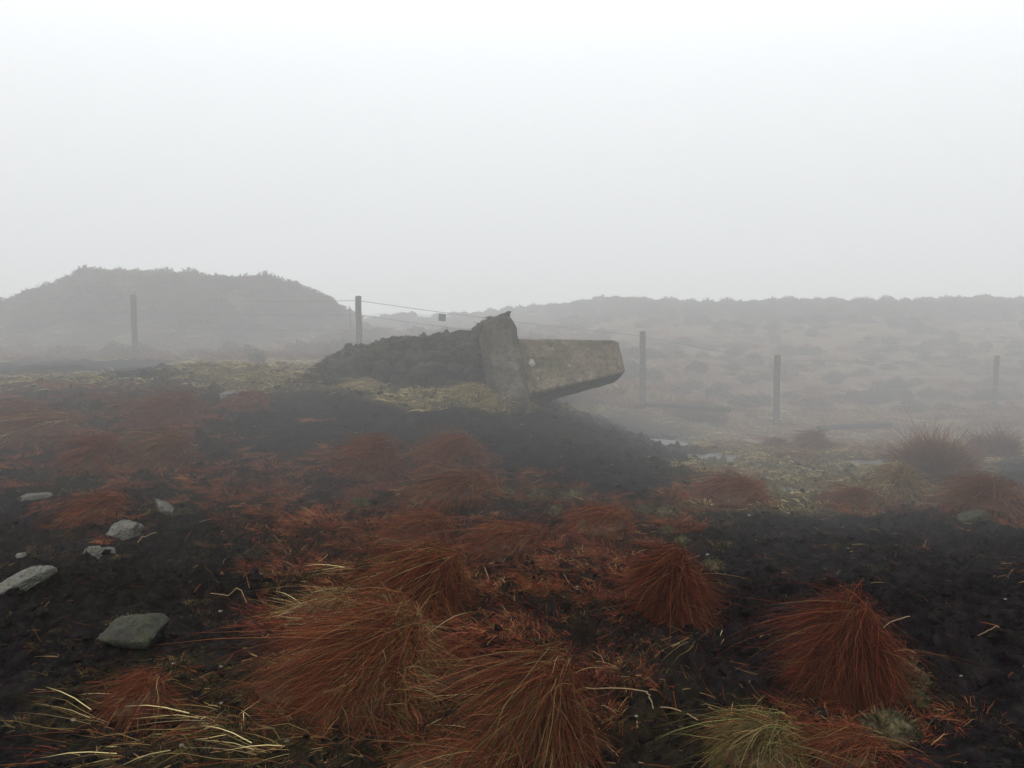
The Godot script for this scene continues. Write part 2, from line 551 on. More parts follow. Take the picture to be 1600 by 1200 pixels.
func block(rings: Array, wear: float, seed_: float, colour: Callable, cells := 14) -> Shape:
	# a prism of square rings [height, half side] along y, with chamfered corners and a worn, uneven skin
	var s := Shape.new()
	var side := cells
	var around := side * 4
	var rows := rings.size()
	var outline := func(k: int, half: float) -> Vector2:
		var f := k / side
		var t := 2.0 * (k % side) / side - 1.0
		var p: Vector2 = [Vector2(t, -1), Vector2(1, t), Vector2(-t, 1), Vector2(-1, -t)][f]
		var m := maxf(absf(p.x), absf(p.y))
		var c := 0.94
		if absf(p.x) > c and absf(p.y) > c: p *= 0.965
		return p * half
	for j in rows:
		for k in around:
			var o: Vector2 = outline.call(k, rings[j][1])
			var p := Vector3(o.x, rings[j][0], o.y)
			p += wear * Vector3(n_mid.get_noise_3d(p.x * 5.0 + seed_, p.y * 5.0, p.z * 5.0), 0.6 * n_mid.get_noise_3d(p.x * 5.0, p.y * 5.0 + seed_ + 9.0, p.z * 5.0), n_mid.get_noise_3d(p.x * 5.0, p.y * 5.0, p.z * 5.0 + seed_))
			s.add(p, colour.call(p))
	for j in rows - 1:
		for k in around:
			var a := j * around + k
			var b := j * around + (k + 1) % around
			s.tri(a, b, a + around)
			s.tri(b, b + around, a + around)
	for e in [0, rows - 1]:
		# end face: rings shrinking to the centre
		var prev: int = e * around
		for q in [0.8, 0.55, 0.3]:
			var start := s.v.size()
			for k in around:
				var p: Vector3 = s.v[e * around + k]
				var c := Vector3(p.x * q, rings[e][0] + wear * n_mid.get_noise_3d(p.x * q * 5.0, seed_, p.z * q * 5.0), p.z * q)
				s.add(c, colour.call(c))
			for k in around:
				var a := prev + k
				var b := prev + (k + 1) % around
				var a2 := start + k
				var b2 := start + (k + 1) % around
				if e == 0:
					s.tri(a, a2, b); s.tri(b, a2, b2)
				else:
					s.tri(a, b, a2); s.tri(b, b2, a2)
			prev = start
		var mid := s.add(Vector3(0, rings[e][0], 0), colour.call(Vector3(0, rings[e][0], 0)))
		for k in around:
			var a := prev + k
			var b := prev + (k + 1) % around
			if e == 0: s.tri(a, mid, b)
			else: s.tri(a, b, mid)
	return s


func tube(s: Shape, path: Array, radius: float, sides: int, colour: Color) -> void:
	var start := s.v.size()
	for k in path.size():
		var p: Vector3 = path[k]
		var t: Vector3 = (path[mini(k + 1, path.size() - 1)] - path[maxi(k - 1, 0)]).normalized()
		var a := t.cross(Vector3.UP if absf(t.y) < 0.9 else Vector3.RIGHT).normalized()
		var b := t.cross(a)
		for q in sides:
			var w := TAU * q / sides
			s.add(p + (a * cos(w) + b * sin(w)) * radius, colour)
	for k in path.size() - 1:
		for q in sides:
			var a := start + k * sides + q
			var b := start + k * sides + (q + 1) % sides
			s.tri(a, a + sides, b)
			s.tri(b, a + sides, b + sides)


# ---------------------------------------------------------------- the scene
func _ready() -> void:
	rng.seed = 20240611
	for a in [[n_big, 1, 0.09, 3], [n_mid, 2, 1.1, 3], [n_fine, 3, 5.5, 3], [n_patch, 5, 0.55, 4]]:
		a[0].seed = a[1]
		a[0].frequency = a[2]
		a[0].fractal_octaves = a[3]
		a[0].noise_type = FastNoiseLite.TYPE_SIMPLEX_SMOOTH
	cam_basis = Basis(Vector3.RIGHT, deg_to_rad(PITCH))
	camera_and_light()
	make_materials()
	lay_puddles()
	build_ground()
	print("ground")
	build_pillar()
	build_rubble()
	build_fence()
	print("pillar, fence")
	build_stones()
	build_tussocks()
	print("tussocks")
	build_cover()
	print("cover")


func camera_and_light() -> void:
	var cam := Camera3D.new()
	cam.name = "camera"
	cam.fov = rad_to_deg(2.0 * atan(600.0 / FOCAL))
	cam.near = 0.05
	cam.far = 600.0
	add_child(cam)
	cam.position = EYE
	cam.basis = cam_basis
	cam.current = true

	var sky_mat := ProceduralSkyMaterial.new()
	sky_mat.sky_top_color = Color(0.985, 0.993, 1.0)
	sky_mat.sky_horizon_color = Color(0.474, 0.480, 0.487)
	sky_mat.sky_curve = 2.0
	sky_mat.ground_bottom_color = Color(0.12, 0.12, 0.125)
	sky_mat.ground_horizon_color = Color(0.55, 0.555, 0.56)
	sky_mat.sky_energy_multiplier = 1.0
	var sky := Sky.new()
	sky.sky_material = sky_mat
	var env := Environment.new()
	env.background_mode = Environment.BG_SKY
	env.sky = sky
	env.background_energy_multiplier = 4.2
	env.tonemap_mode = Environment.TONE_MAPPER_LINEAR
	env.tonemap_exposure = 0.96
	env.sdfgi_enabled = true
	env.ssao_enabled = true
	env.ssil_enabled = true
	env.fog_enabled = true
	env.fog_density = 0.0015
	env.fog_light_color = Color(0.97, 0.985, 1.0)
	env.volumetric_fog_enabled = true
	env.volumetric_fog_density = 0.0
	var we := WorldEnvironment.new()
	we.name = "environment"
	we.environment = env
	add_child(we)

	var sun := DirectionalLight3D.new()
	sun.name = "overcast_sun"
	sun.light_energy = 0.5
	sun.light_color = Color(1.0, 0.985, 0.96)
	sun.light_angular_distance = 60.0
	sun.shadow_enabled = true
	add_child(sun)
	sun.rotation_degrees = Vector3(-62, -25, 0)

	# the fog thickens a few steps ahead: hill fog to the far end of the moor, and a drift of mist along the fence
	for b in [[-4.8, -110.0, 0.020, 5.2], [-5.8, -12.0, 0.040, 4.8]]:
		var bank := FogVolume.new()
		bank.name = numbered("mist_bank")
		bank.shape = RenderingServer.FOG_VOLUME_SHAPE_BOX
		bank.size = Vector3(150.0 + b[0], b[3] + 3.0, b[0] - b[1])
		bank.position = Vector3(0, (b[3] - 3.0) * 0.5, (b[0] + b[1]) * 0.5)
		var fm := FogMaterial.new()
		fm.density = b[2]
		fm.albedo = Color(0.97, 0.985, 1.0)
		bank.material = fm
		add_child(bank)
		tag(bank, ["grey hill fog hanging over the whole moor", "thicker drift of mist between the foreground and the fence"][0 if b[1] < -50.0 else 1], "mist", "", "stuff")


func lay_puddles() -> void:
	for a in [[1205, 692, 0.42, 0.30, 0.2], [1240, 768, 0.40, 0.16, 0.1], [1075, 712, 0.55, 0.20, 0.25], [1010, 690, 0.35, 0.22, 0.3], [1340, 722, 0.45, 0.18, -0.1], [1185, 655, 0.35, 0.35, 0.0], [1440, 790, 0.45, 0.12, 0.0]]:
		var p := on_ground(a[0], a[1], true)
		puddles.append([p.x, p.z, a[2], a[3], a[4], land(p.x, p.z) + 0.004])


func axis(breaks: Array) -> PackedFloat32Array:
	# a graded row of grid lines: [from, to, step at from, step at to] ...
	var out := PackedFloat32Array()
	for b in breaks:
		var x: float = b[0]
		while x < b[1] - 1e-4:
			out.append(x)
			var t: float = (x - b[0]) / (b[1] - b[0])
			x += lerpf(b[2], b[3], t)
	out.append(breaks[-1][1])
	return out


func build_ground() -> void:
	var xs := axis([[-95, -16, 7.0, 0.45], [-16, -4.2, 0.35, 0.05], [-4.2, 4.6, 0.024, 0.024], [4.6, 17, 0.05, 0.35], [17, 95, 0.45, 7.0]])
	var zs := axis([[-115, -50, 6.0, 1.2], [-50, -17, 0.8, 0.22], [-17, -8.6, 0.16, 0.045], [-8.6, -2.0, 0.034, 0.018], [-2.0, 8.0, 0.04, 0.9]])
	var nx := xs.size()
	var nz := zs.size()
	print("grid ", nx, " x ", nz)
	var s := Shape.new()
	s.v.resize(nx * nz)
	s.c.resize(nx * nz)
	var n := PackedVector3Array()
	n.resize(nx * nz)
	for j in nz:
		var z := zs[j]
		for i in nx:
			var x := xs[i]
			var y := height(x, z)
			var k := j * nx + i
			s.v[k] = Vector3(x, y, z)
			var w := cover(x, y, z)
			var col := Color(0.0112, 0.0100, 0.0113)
			var pt := 0.75 + 0.6 * n_mid.get_noise_2d(x * 1.7 + 11.0, z * 1.7)
			col = col * (1.0 + 0.4 * n_patch.get_noise_2d(x * 2.0, z * 2.0 + 30.0)) * clampf(1.0 + 1.1 * n_fine.get_noise_2d(x * 1.3 + 60.0, z * 1.3), 0.35, 2.2)
			col = col.lerp(Color(0.024, 0.012, 0.010), clampf(w[0] * pt, 0, 0.85))
			col = col.lerp(Color(0.036, 0.027, 0.014), clampf(w[1] * pt * 0.7, 0, 0.7))
			col = col.lerp(Color(0.019, 0.019, 0.0095), clampf(w[2] * pt * 0.9, 0, 0.8))
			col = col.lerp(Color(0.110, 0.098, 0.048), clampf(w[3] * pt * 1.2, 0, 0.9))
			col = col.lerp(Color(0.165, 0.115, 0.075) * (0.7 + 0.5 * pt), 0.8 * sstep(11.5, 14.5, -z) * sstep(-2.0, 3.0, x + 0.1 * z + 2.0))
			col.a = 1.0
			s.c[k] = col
	for j in nz:
		for i in nx:
			var i0 := maxi(i - 1, 0)
			var i1 := mini(i + 1, nx - 1)
			var j0 := maxi(j - 1, 0)
			var j1 := mini(j + 1, nz - 1)
			var dx := s.v[j * nx + i1] - s.v[j * nx + i0]
			var dz := s.v[j1 * nx + i] - s.v[j0 * nx + i]
			n[j * nx + i] = dz.cross(dx).normalized()
	s.i.resize((nx - 1) * (nz - 1) * 6)
	var q := 0
	for j in nz - 1:
		for i in nx - 1:
			var a := j * nx + i
			s.i[q] = a; s.i[q + 1] = a + 1; s.i[q + 2] = a + nx
			s.i[q + 3] = a + 1; s.i[q + 4] = a + nx + 1; s.i[q + 5] = a + nx
			q += 6
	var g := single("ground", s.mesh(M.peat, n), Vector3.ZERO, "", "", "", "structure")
	g.set_meta("label", "bare dark peat moor rising to banks in the fog")
	for p in puddles:
		var w := Shape.new()
		w.add(Vector3.ZERO)
		for k in 40:
			var a := TAU * k / 40.0
			var dirx: float = cos(a) * p[2]
			var dirz: float = sin(a) * p[3]
			var ca := cos(p[4])
			var sa := sin(p[4])
			var kx := dirx * ca - dirz * sa
			var kz := dirx * sa + dirz * ca
			w.add(Vector3(kx, 0, kz) * 1.35)
		for k in 40:
			w.tri(0, 1 + k, 1 + (k + 1) % 40)
		var o := single("puddle", w.mesh(M.water), Vector3(p[0], p[5] - 0.012, p[1]), "", "", "", "structure")
		o.set_meta("label", "shallow bog water lying on wet peat")


# ---------------------------------------------------------------- pillar
func build_pillar() -> void:
	var base := at(803, 586, 8.72)
	var t := thing("survey_pillar", base, "toppled tapering concrete survey pillar with a square foundation slab, lying on its side", "pillar")
	# the pillar's own axis points right, a little up and away from the camera; it has rolled a little about it
	var ax := Vector3(0.975, 0.112, -0.20).normalized()
	var up := Vector3(0, 1, 0)
	var side := ax.cross(up).normalized()
	up = side.cross(ax)
	var b := Basis(side, ax, -up * -1.0)
	b = Basis(up, ax, up.cross(ax))
	b = b.rotated(ax, deg_to_rad(-21.0))
	t.basis = b
	var conc := func(p: Vector3) -> Color:
		var k := n_mid.get_noise_3d(p.x * 2.0 + 4.0, p.y * 2.0, p.z * 2.0)
		var k2 := n_mid.get_noise_3d(p.x * 7.0, p.y * 7.0 + 5.0, p.z * 7.0)
		var c := Color(0.142, 0.118, 0.089) * (1.0 + 0.45 * k + 0.25 * k2)
		c = c.lerp(Color(0.082, 0.080, 0.042), clampf(1.4 * n_mid.get_noise_3d(p.x * 1.6, p.y * 1.6 + 20.0, p.z * 1.6) + 0.1, 0, 0.7))
		c = c.lerp(Color(0.30, 0.28, 0.24), clampf(4.5 * k2 - 1.9, 0, 0.6))
		c = c.lerp(Color(0.050, 0.044, 0.036), clampf(2.2 * n_mid.get_noise_3d(p.x * 3.1 + 30.0, p.y * 1.1, p.z * 3.1) - 0.35, 0, 0.65))
		c.a = 1.0
		return c
	var rings := []
	var L := 1.085
	for j in 27:
		var u := j / 26.0
		var half := lerpf(0.300, 0.176, u)
		if j == 26: half -= 0.014
		rings.append([0.02 + u * L, half])
	var shaft := part("shaft", block(rings, 0.006, 2.0, conc, 20).mesh(M.concrete), t)
	# foundation slab: a rough square plate at the foot of the shaft
	var slab := []
	for e in [[-0.285, 0.42], [-0.27, 0.455], [-0.20, 0.49], [-0.13, 0.50], [-0.07, 0.50], [-0.03, 0.485], [0.0, 0.44], [0.03, 0.385], [0.036, 0.36]]: slab.append(e)
	var dark := func(p: Vector3) -> Color:
		var c: Color = conc.call(p * 1.3) * 0.80
		var grey_ := (c.r + c.g + c.b) / 3.0
		c = c.lerp(Color(grey_, grey_, grey_), 0.55)
		var k := n_mid.get_noise_3d(p.x * 3.0 + 8.0, p.y * 9.0, p.z * 3.0)
		c = c.lerp(Color(0.34, 0.33, 0.30), clampf(5.0 * k - 2.3, 0, 0.75))
		c.a = 1.0
		return c
	part("foundation_slab", block(slab, 0.036, 7.0, dark, 16).mesh(M.concrete), t)
	# a round pale lichen near the foot of the shaft and a few smaller ones
	for l in [[0.135, -0.02, 0.050, 1.0], [0.17, 0.15, 0.020, 0.8], [0.52, 0.05, 0.030, 0.6], [0.75, -0.10, 0.022, 0.6], [0.38, -0.14, 0.024, 0.6]]:
		var y0: float = l[0]
		var half := lerpf(0.300, 0.176, (y0 - 0.02) / L) + 0.004
		var s := Shape.new()
		var c: Color = Color(0.44, 0.42, 0.38) * l[3]
		s.add(Vector3(0, 0, 0.006), c)
		for k in 18:
			var a := TAU * k / 18.0
			var r: float = l[2] * rng.randf_range(0.7, 1.1)
			s.add(Vector3(cos(a) * r * 0.6, sin(a) * r * 0.6, 0.005), c * rng.randf_range(0.8, 1.1))
			s.add(Vector3(cos(a) * r, sin(a) * r, -0.012), c)
		for k in 18:
			var a := 1 + 2 * k
			var a2 := 1 + 2 * ((k + 1) % 18)
			s.tri(0, a2, a)
			s.tri(a, a2, a + 1)
			s.tri(a2, a2 + 1, a + 1)
		var o := part("lichen_patch", s.mesh(M.lichen), shaft)
		# the face that looks at the camera is the one whose outward side is most towards it
		var best := 0
		var most := -9.0
		for k in 4:
			var f: Vector3 = t.basis * [Vector3.RIGHT, Vector3.BACK, Vector3.LEFT, Vector3.FORWARD][k]
			if f.dot(Vector3(0, 0.2, 1)) > most:
				most = f.dot(Vector3(0, 0.2, 1))
				best = k
		var face: Vector3 = [Vector3.RIGHT, Vector3.BACK, Vector3.LEFT, Vector3.FORWARD][best]
		var across := Vector3.UP.cross(face)
		o.basis = Basis(across, Vector3.UP, face)
		o.position = face * half + across * l[1] + Vector3.UP * y0


func build_rubble() -> void:
	# the heap of dark, mossy stones and turf that hangs on behind the slab
	var p0 := at(700, 590, 9.15)
	p0.y = height(p0.x, p0.z)
	var t := thing("rubble_heap", p0, "long low heap of dark mossy rubble against the left side of the fallen pillar", "rubble")
	# outline of the top, read off the photograph: x, top
	var prof := [[455, 592], [488, 586], [505, 568], [522, 556], [545, 549], [575, 540], [600, 533], [640, 527], [665, 526], [700, 522], [735, 524], [752, 508], [770, 494], [800, 500]]
	var core := Shape.new()
	var n := 90
	var m := 34
	var tops := []
	for i in n + 1:
		var px := lerpf(452, 792, float(i) / n)
		var top := 590.0
		for k in prof.size() - 1:
			if px >= prof[k][0] and px <= prof[k + 1][0]:
				top = lerpf(prof[k][1], prof[k + 1][1], (px - prof[k][0]) / (prof[k + 1][0] - prof[k][0]))
		var c := at(px, top, 9.15)
		tops.append(c)
		for j in m + 1:
			var a := PI * j / m
			var z := c.z + 0.42 * cos(a) * (1.0 + 0.3 * n_mid.get_noise_2d(px * 0.012, 3.0))
			var gy := height(c.x, z) - 0.06
			var y := gy + (c.y - gy) * pow(sin(a), 0.62)
			var p := Vector3(c.x, y, z)
			var w := sin(a)
			p += 0.17 * w * Vector3(n_mid.get_noise_3d(p.x * 2.6, p.y * 2.6, p.z * 2.6), 0.8 * n_mid.get_noise_3d(p.x * 2.6 + 9.0, p.y * 2.6, p.z * 2.6), n_mid.get_noise_3d(p.x * 2.6, p.y * 2.6 + 9.0, p.z * 2.6))
			p += 0.07 * w * Vector3.ONE * n_fine.get_noise_3d(p.x, p.y, p.z)
			var g := clampf(1.6 * n_mid.get_noise_3d(p.x * 1.4, p.y * 1.4 + 4.0, p.z * 1.4) - 0.1, 0, 0.8)
			core.add(p - p0, (Color(0.034, 0.030, 0.028) * rng.randf_range(0.8, 1.2)).lerp(Color(0.075, 0.072, 0.030), g))
	for i in n:
		for j in m:
			var a := i * (m + 1) + j
			core.tri(a, a + m + 1, a + 1)
			core.tri(a + 1, a + m + 1, a + m + 2)
	part("peat_core", core.mesh(M.peat), t)
	var kinds := []
	for k in 5:
		kinds.append(stone(Vector3(1.0, rng.randf_range(0.6, 0.9), rng.randf_range(0.7, 1.0)), 12, 300 + k, Color(0.020, 0.0185, 0.0175), 0.62, 5, 0.35).mesh(M.stone))
	for k in 120:
		var i := rng.randi_range(20, n - 3)
		var c: Vector3 = tops[i]
		var f := rng.randf()
		var a := rng.randf_range(0.30, 0.58) * PI if f < 0.6 else rng.randf_range(0.03, 0.3) * PI
		var z := c.z + 0.42 * cos(a)
		var gy := height(c.x, z)
		var p := Vector3(c.x, gy + (c.y - gy) * pow(sin(a), 0.62) - 0.012, z)
		var size := rng.randf_range(0.04, 0.11) if k % 6 else rng.randf_range(0.11, 0.17)
		p.y -= size * 0.6
		var o := part("stone", kinds[k % 5], t, p - p0)
		o.basis = Basis.from_euler(Vector3(rng.randf_range(-0.6, 0.6), rng.randf_range(0, TAU), rng.randf_range(-0.6, 0.6))).scaled(Vector3.ONE * size)
	# wispy moss and grass on it
	var tuft := mat_clump(0.05, 0.085, 26, [[0.5, OLIVE], [0.3, BROWN], [0.2, STRAWC]], Vector3(-0.2, 0, 0.1), 0.005, 0.2)
	var mm := MultiMesh.new()
	mm.transform_format = MultiMesh.TRANSFORM_3D
	mm.use_colors = true
	mm.mesh = tuft.mesh(M.grass)
	mm.instance_count = 900
	for k in 900:
		var i := rng.randi_range(2, n - 2)
		var c: Vector3 = tops[i]
		var a := rng.randf_range(0.05, 0.75) * PI
		var z := c.z + 0.43 * cos(a)
		var gy := height(c.x, z)
		var p := Vector3(c.x, gy + (c.y - gy) * pow(sin(a), 0.62) - 0.01, z)
		var sc := rng.randf_range(0.6, 1.2)
		mm.set_instance_transform(k, Transform3D(Basis(Vector3.UP, rng.randf_range(0, TAU)).scaled(Vector3.ONE * sc), p - p0))
		mm.set_instance_color(k, Color.WHITE * rng.randf_range(0.5, 1.1))
	var mi := MultiMeshInstance3D.new()
	mi.name = "moss"
	mi.multimesh = mm
	t.add_child(mi)
	mi.set_meta("kind", "stuff")


# ---------------------------------------------------------------- fence
func build_fence() -> void:
	var foot := []
	var tops := []
	for a in [[-330, 455, 585, 16.5], [208, 461, 575, 15.2], [560, 463, 572, 14.2], [1004, 518, 630, 13.9], [1215, 555, 670, 13.3], [1558, 556, 660, 15.5], [1990, 560, 680, 16.5]]:
		var top := at(a[0], a[1], a[3])
		tops.append(top)
		foot.append(Vector3(top.x + (0.02 if a[0] == 1004 else 0.0), height(top.x, top.z) - 0.25, top.z))
	var t := thing("wire_fence", Vector3(foot[3].x, height(foot[3].x, foot[3].z), foot[3].z), "post and wire fence with weathered wooden posts crossing behind the fallen pillar", "fence")
	for k in foot.size():
		var s := Shape.new()
		var path := []
		for j in 13:
			var u := j / 12.0
			path.append((foot[k] as Vector3).lerp(tops[k], u) + Vector3(0.008 * n_mid.get_noise_1d(u * 3.0 + k * 7.0), 0, 0) - t.position)
		tube(s, path, 0.050 if k != 5 else 0.045, 10, Color(0.115, 0.106, 0.098))
		# slightly domed sawn end
		var start := s.v.size() - 10
		var c := s.add(path[12] + Vector3(0.01, 0.012, 0), Color(0.14, 0.13, 0.12))
		for q in 10: s.tri(start + q, c, start + (q + 1) % 10)
		for q in s.v.size(): s.c[q] = s.c[q] * rng.randf_range(0.85, 1.15)
		var post := part("post", s.mesh(M.wood), t)
		for w in [0.07, 0.30, 0.55]:
			var st := Shape.new()
			var c2: Vector3 = tops[k] - Vector3.UP * w + Vector3(0, 0, 0.052) - t.position
			tube(st, [c2 + Vector3(-0.008, 0.012, -0.012), c2 + Vector3(-0.006, 0.008, 0.008), c2 + Vector3(0.006, -0.008, 0.008), c2 + Vector3(0.008, -0.012, -0.012)], 0.0028, 4, Color.WHITE)
			part("staple", st.mesh(M.wire), post)
	for w in [0.07, 0.30, 0.55, 0.80]:
		for k in foot.size() - 1:
			if w > 0.6 and k < 2: continue
			var s := Shape.new()
			var path := []
			var a: Vector3 = tops[k] - Vector3.UP * w
			var b: Vector3 = tops[k + 1] - Vector3.UP * w
			for j in 11:
				var u := j / 10.0
				path.append(a.lerp(b, u) + Vector3(0, -0.10 * u * (1 - u), 0.055) - t.position)
			tube(s, path, 0.004, 4, Color.WHITE)
			part("wire", s.mesh(M.wire), t)
	# a dropper stay beside the second post
	var d := Shape.new()
	var q0 := at(546, 478, 14.25)
	tube(d, [q0 - t.position, q0 + Vector3(0.01, -0.42, 0.0) - t.position], 0.006, 5, Color.WHITE)
	part("dropper", d.mesh(M.wire), t)

	# the little square plate that hangs from the top wire
	var pl := at(691, 496, 14.13)
	var plate := thing("fence_plate", pl, "small dark square plate hanging from the top fence wire", "plate")
	var ps := Shape.new()
	var h := 0.060
	for e in [-1.0, 1.0]:
		for k in 8:
			var a := TAU * k / 8.0
			var p := Vector3(clampf(cos(a) * 1.42, -1, 1), clampf(sin(a) * 1.42, -1, 1), 0)
			if absf(p.x) > 0.99 and absf(p.y) > 0.99: p *= 0.97
			ps.add(Vector3(p.x * h, p.y * h, e * 0.003))
	for k in 8:
		var k2 := (k + 1) % 8
		ps.tri(k, 8 + k, k2)
		ps.tri(k2, 8 + k, 8 + k2)
	var c0 := ps.add(Vector3(0, 0, -0.003))
	var c1 := ps.add(Vector3(0, 0, 0.003))
	for k in 8:
		var k2 := (k + 1) % 8
		ps.tri(c0, k, k2)
		ps.tri(c1, 8 + k2, 8 + k)
	part("plate", ps.mesh(M.plate), plate)
	for x in [-0.035, 0.035]:
		var hook := Shape.new()
		tube(hook, [Vector3(x, 0.045, 0.006), Vector3(x, 0.062, 0.008), Vector3(x, 0.085, 0.0)], 0.0025, 4, Color.WHITE)
		part("tie_wire", hook.mesh(M.wire), plate)
	plate.rotation = Vector3(0.05, 0.15, -0.07)

	# two rails that have dropped to the ground at the foot of the fence
	for r in [[1008, 631, 1142, 640, 13.4, 12.7, "grey fallen rail on the ground right of the post beside the pillar"], [1278, 669, 1392, 663, 12.4, 12.6, "grey fallen rail on wet ground behind the tall rush clump"]]:
		var a := at(r[0], r[1], r[4])
		var b := at(r[2], r[3], r[5])
		a.y = maxf(a.y, height(a.x, a.z) + 0.03)
		b.y = maxf(b.y, height(b.x, b.z) + 0.03)
		var o := thing("fallen_rail", a, r[6], "rail", "rails dropped from the fence")
		var s := Shape.new()
		var dir := (b - a)
		var path := []
		for j in 9: path.append(dir * (j / 8.0))
		var up := Vector3.UP * 0.035
		var side := dir.cross(Vector3.UP).normalized() * 0.02
		for j in 9:
			var p: Vector3 = path[j] + Vector3.UP * 0.006 * n_mid.get_noise_1d(j * 0.7)
			for e in [up + side, up - side, -up - side, -up + side]:
				s.add(p + e, Color(0.07, 0.066, 0.062) * rng.randf_range(0.8, 1.2))
		for j in 8:
			for k in 4:
				var a4 := j * 4 + k
				var b4 := j * 4 + (k + 1) % 4
				s.tri(a4, b4, a4 + 4)
				s.tri(b4, b4 + 4, a4 + 4)
		for e in [0, 32]:
			s.tri(e, e + 1, e + 2) ; s.tri(e, e + 2, e + 3)
		part("board", s.mesh(M.wood), o)
		# the nail heads left in it
		for u in [0.04, 0.96]:
			var nail := Shape.new()
			var np: Vector3 = dir * u + Vector3(0, 0.0, 0.02)
			tube(nail, [np, np + Vector3(0.0, 0.01, 0.012)], 0.006, 5, Color.WHITE)
			part("nail", nail.mesh(M.wire), o)


# ---------------------------------------------------------------- stones lying about
func build_stones() -> void:
	var grey := Color(0.150, 0.154, 0.148)
	var rows := [
		# x, y of the foot; half sizes; turn, tilt, planes, seed, tint, moss, label
		[50, 782, 0.135, 0.06, 0.10, 0.2, 0.10, 8, 41, 0.95, 0.25, "flat pale grey stone lying alone near the left edge, above three others"],
		[256, 796, 0.105, 0.075, 0.09, -0.5, 0.0, 9, 52, 1.0, 0.55, "squat yellowish grey stone beside the red grass, uppermost of the right three"],
		[198, 836, 0.135, 0.085, 0.12, 0.7, 0.35, 7, 63, 1.0, 0.1, "tilted angular blue-grey stone, largest of the cluster of three"],
		[158, 868, 0.120, 0.052, 0.09, 0.1, -0.1, 8, 74, 0.85, 0.1, "low flat grey stone just below the tilted angular stone"],
		[28, 916, 0.20, 0.060, 0.12, 0.45, 0.25, 7, 85, 1.0, 0.1, "long pale slab of stone cut by the left edge of the picture"],
		[210, 998, 0.185, 0.115, 0.13, -0.05, 0.0, 14, 97, 0.21, 0.62, "big rounded dark mossy stone, nearest of the stones on the left"],
		[356, 622, 0.150, 0.055, 0.09, 0.35, 0.1, 8, 107, 1.0, 0.1, "pale oblong stone by a rusty tuft on the slope left of the pillar"],
		[497, 592, 0.155, 0.050, 0.12, 0.0, -0.1, 6, 118, 0.8, 0.2, "flat grey slab set in pale grass left of the rubble heap"],
		[194, 597, 0.075, 0.040, 0.06, 0.0, 0.2, 7, 129, 1.1, 0.0, "small pale stone on the dark rim at the far left"],
		[1520, 812, 0.160, 0.060, 0.11, 0.1, 0.0, 14, 141, 0.22, 0.9, "green mossy stone half sunk in peat at the right edge"],
		[1100, 666, 0.085, 0.035, 0.06, 0.3, 0.2, 7, 151, 1.15, 0.0, "small whitish stone on wet ground between fence post and puddles"],
		[32, 868, 0.035, 0.018, 0.03, 0.3, 0.2, 7, 162, 1.3, 0.0, "tiny white pebble on smooth peat near the left edge"],
	]
	for r in rows:
		var p := on_ground(r[0], r[1])
		p.y = height(p.x, p.z)
		var s := stone(Vector3(r[2], r[3], r[4]) * 0.72, r[7], r[8], grey * r[9] * 0.8, maxf(r[10], 0.3))
		var o := single("stone", s.mesh(M.stone), p + Vector3(0, r[3] * (0.20 if p.z > -6.5 else 0.55), 0), r[11], "stone", "stones strewn on the peat")
		o.rotation = Vector3(r[6] * 0.6, r[5], r[6])


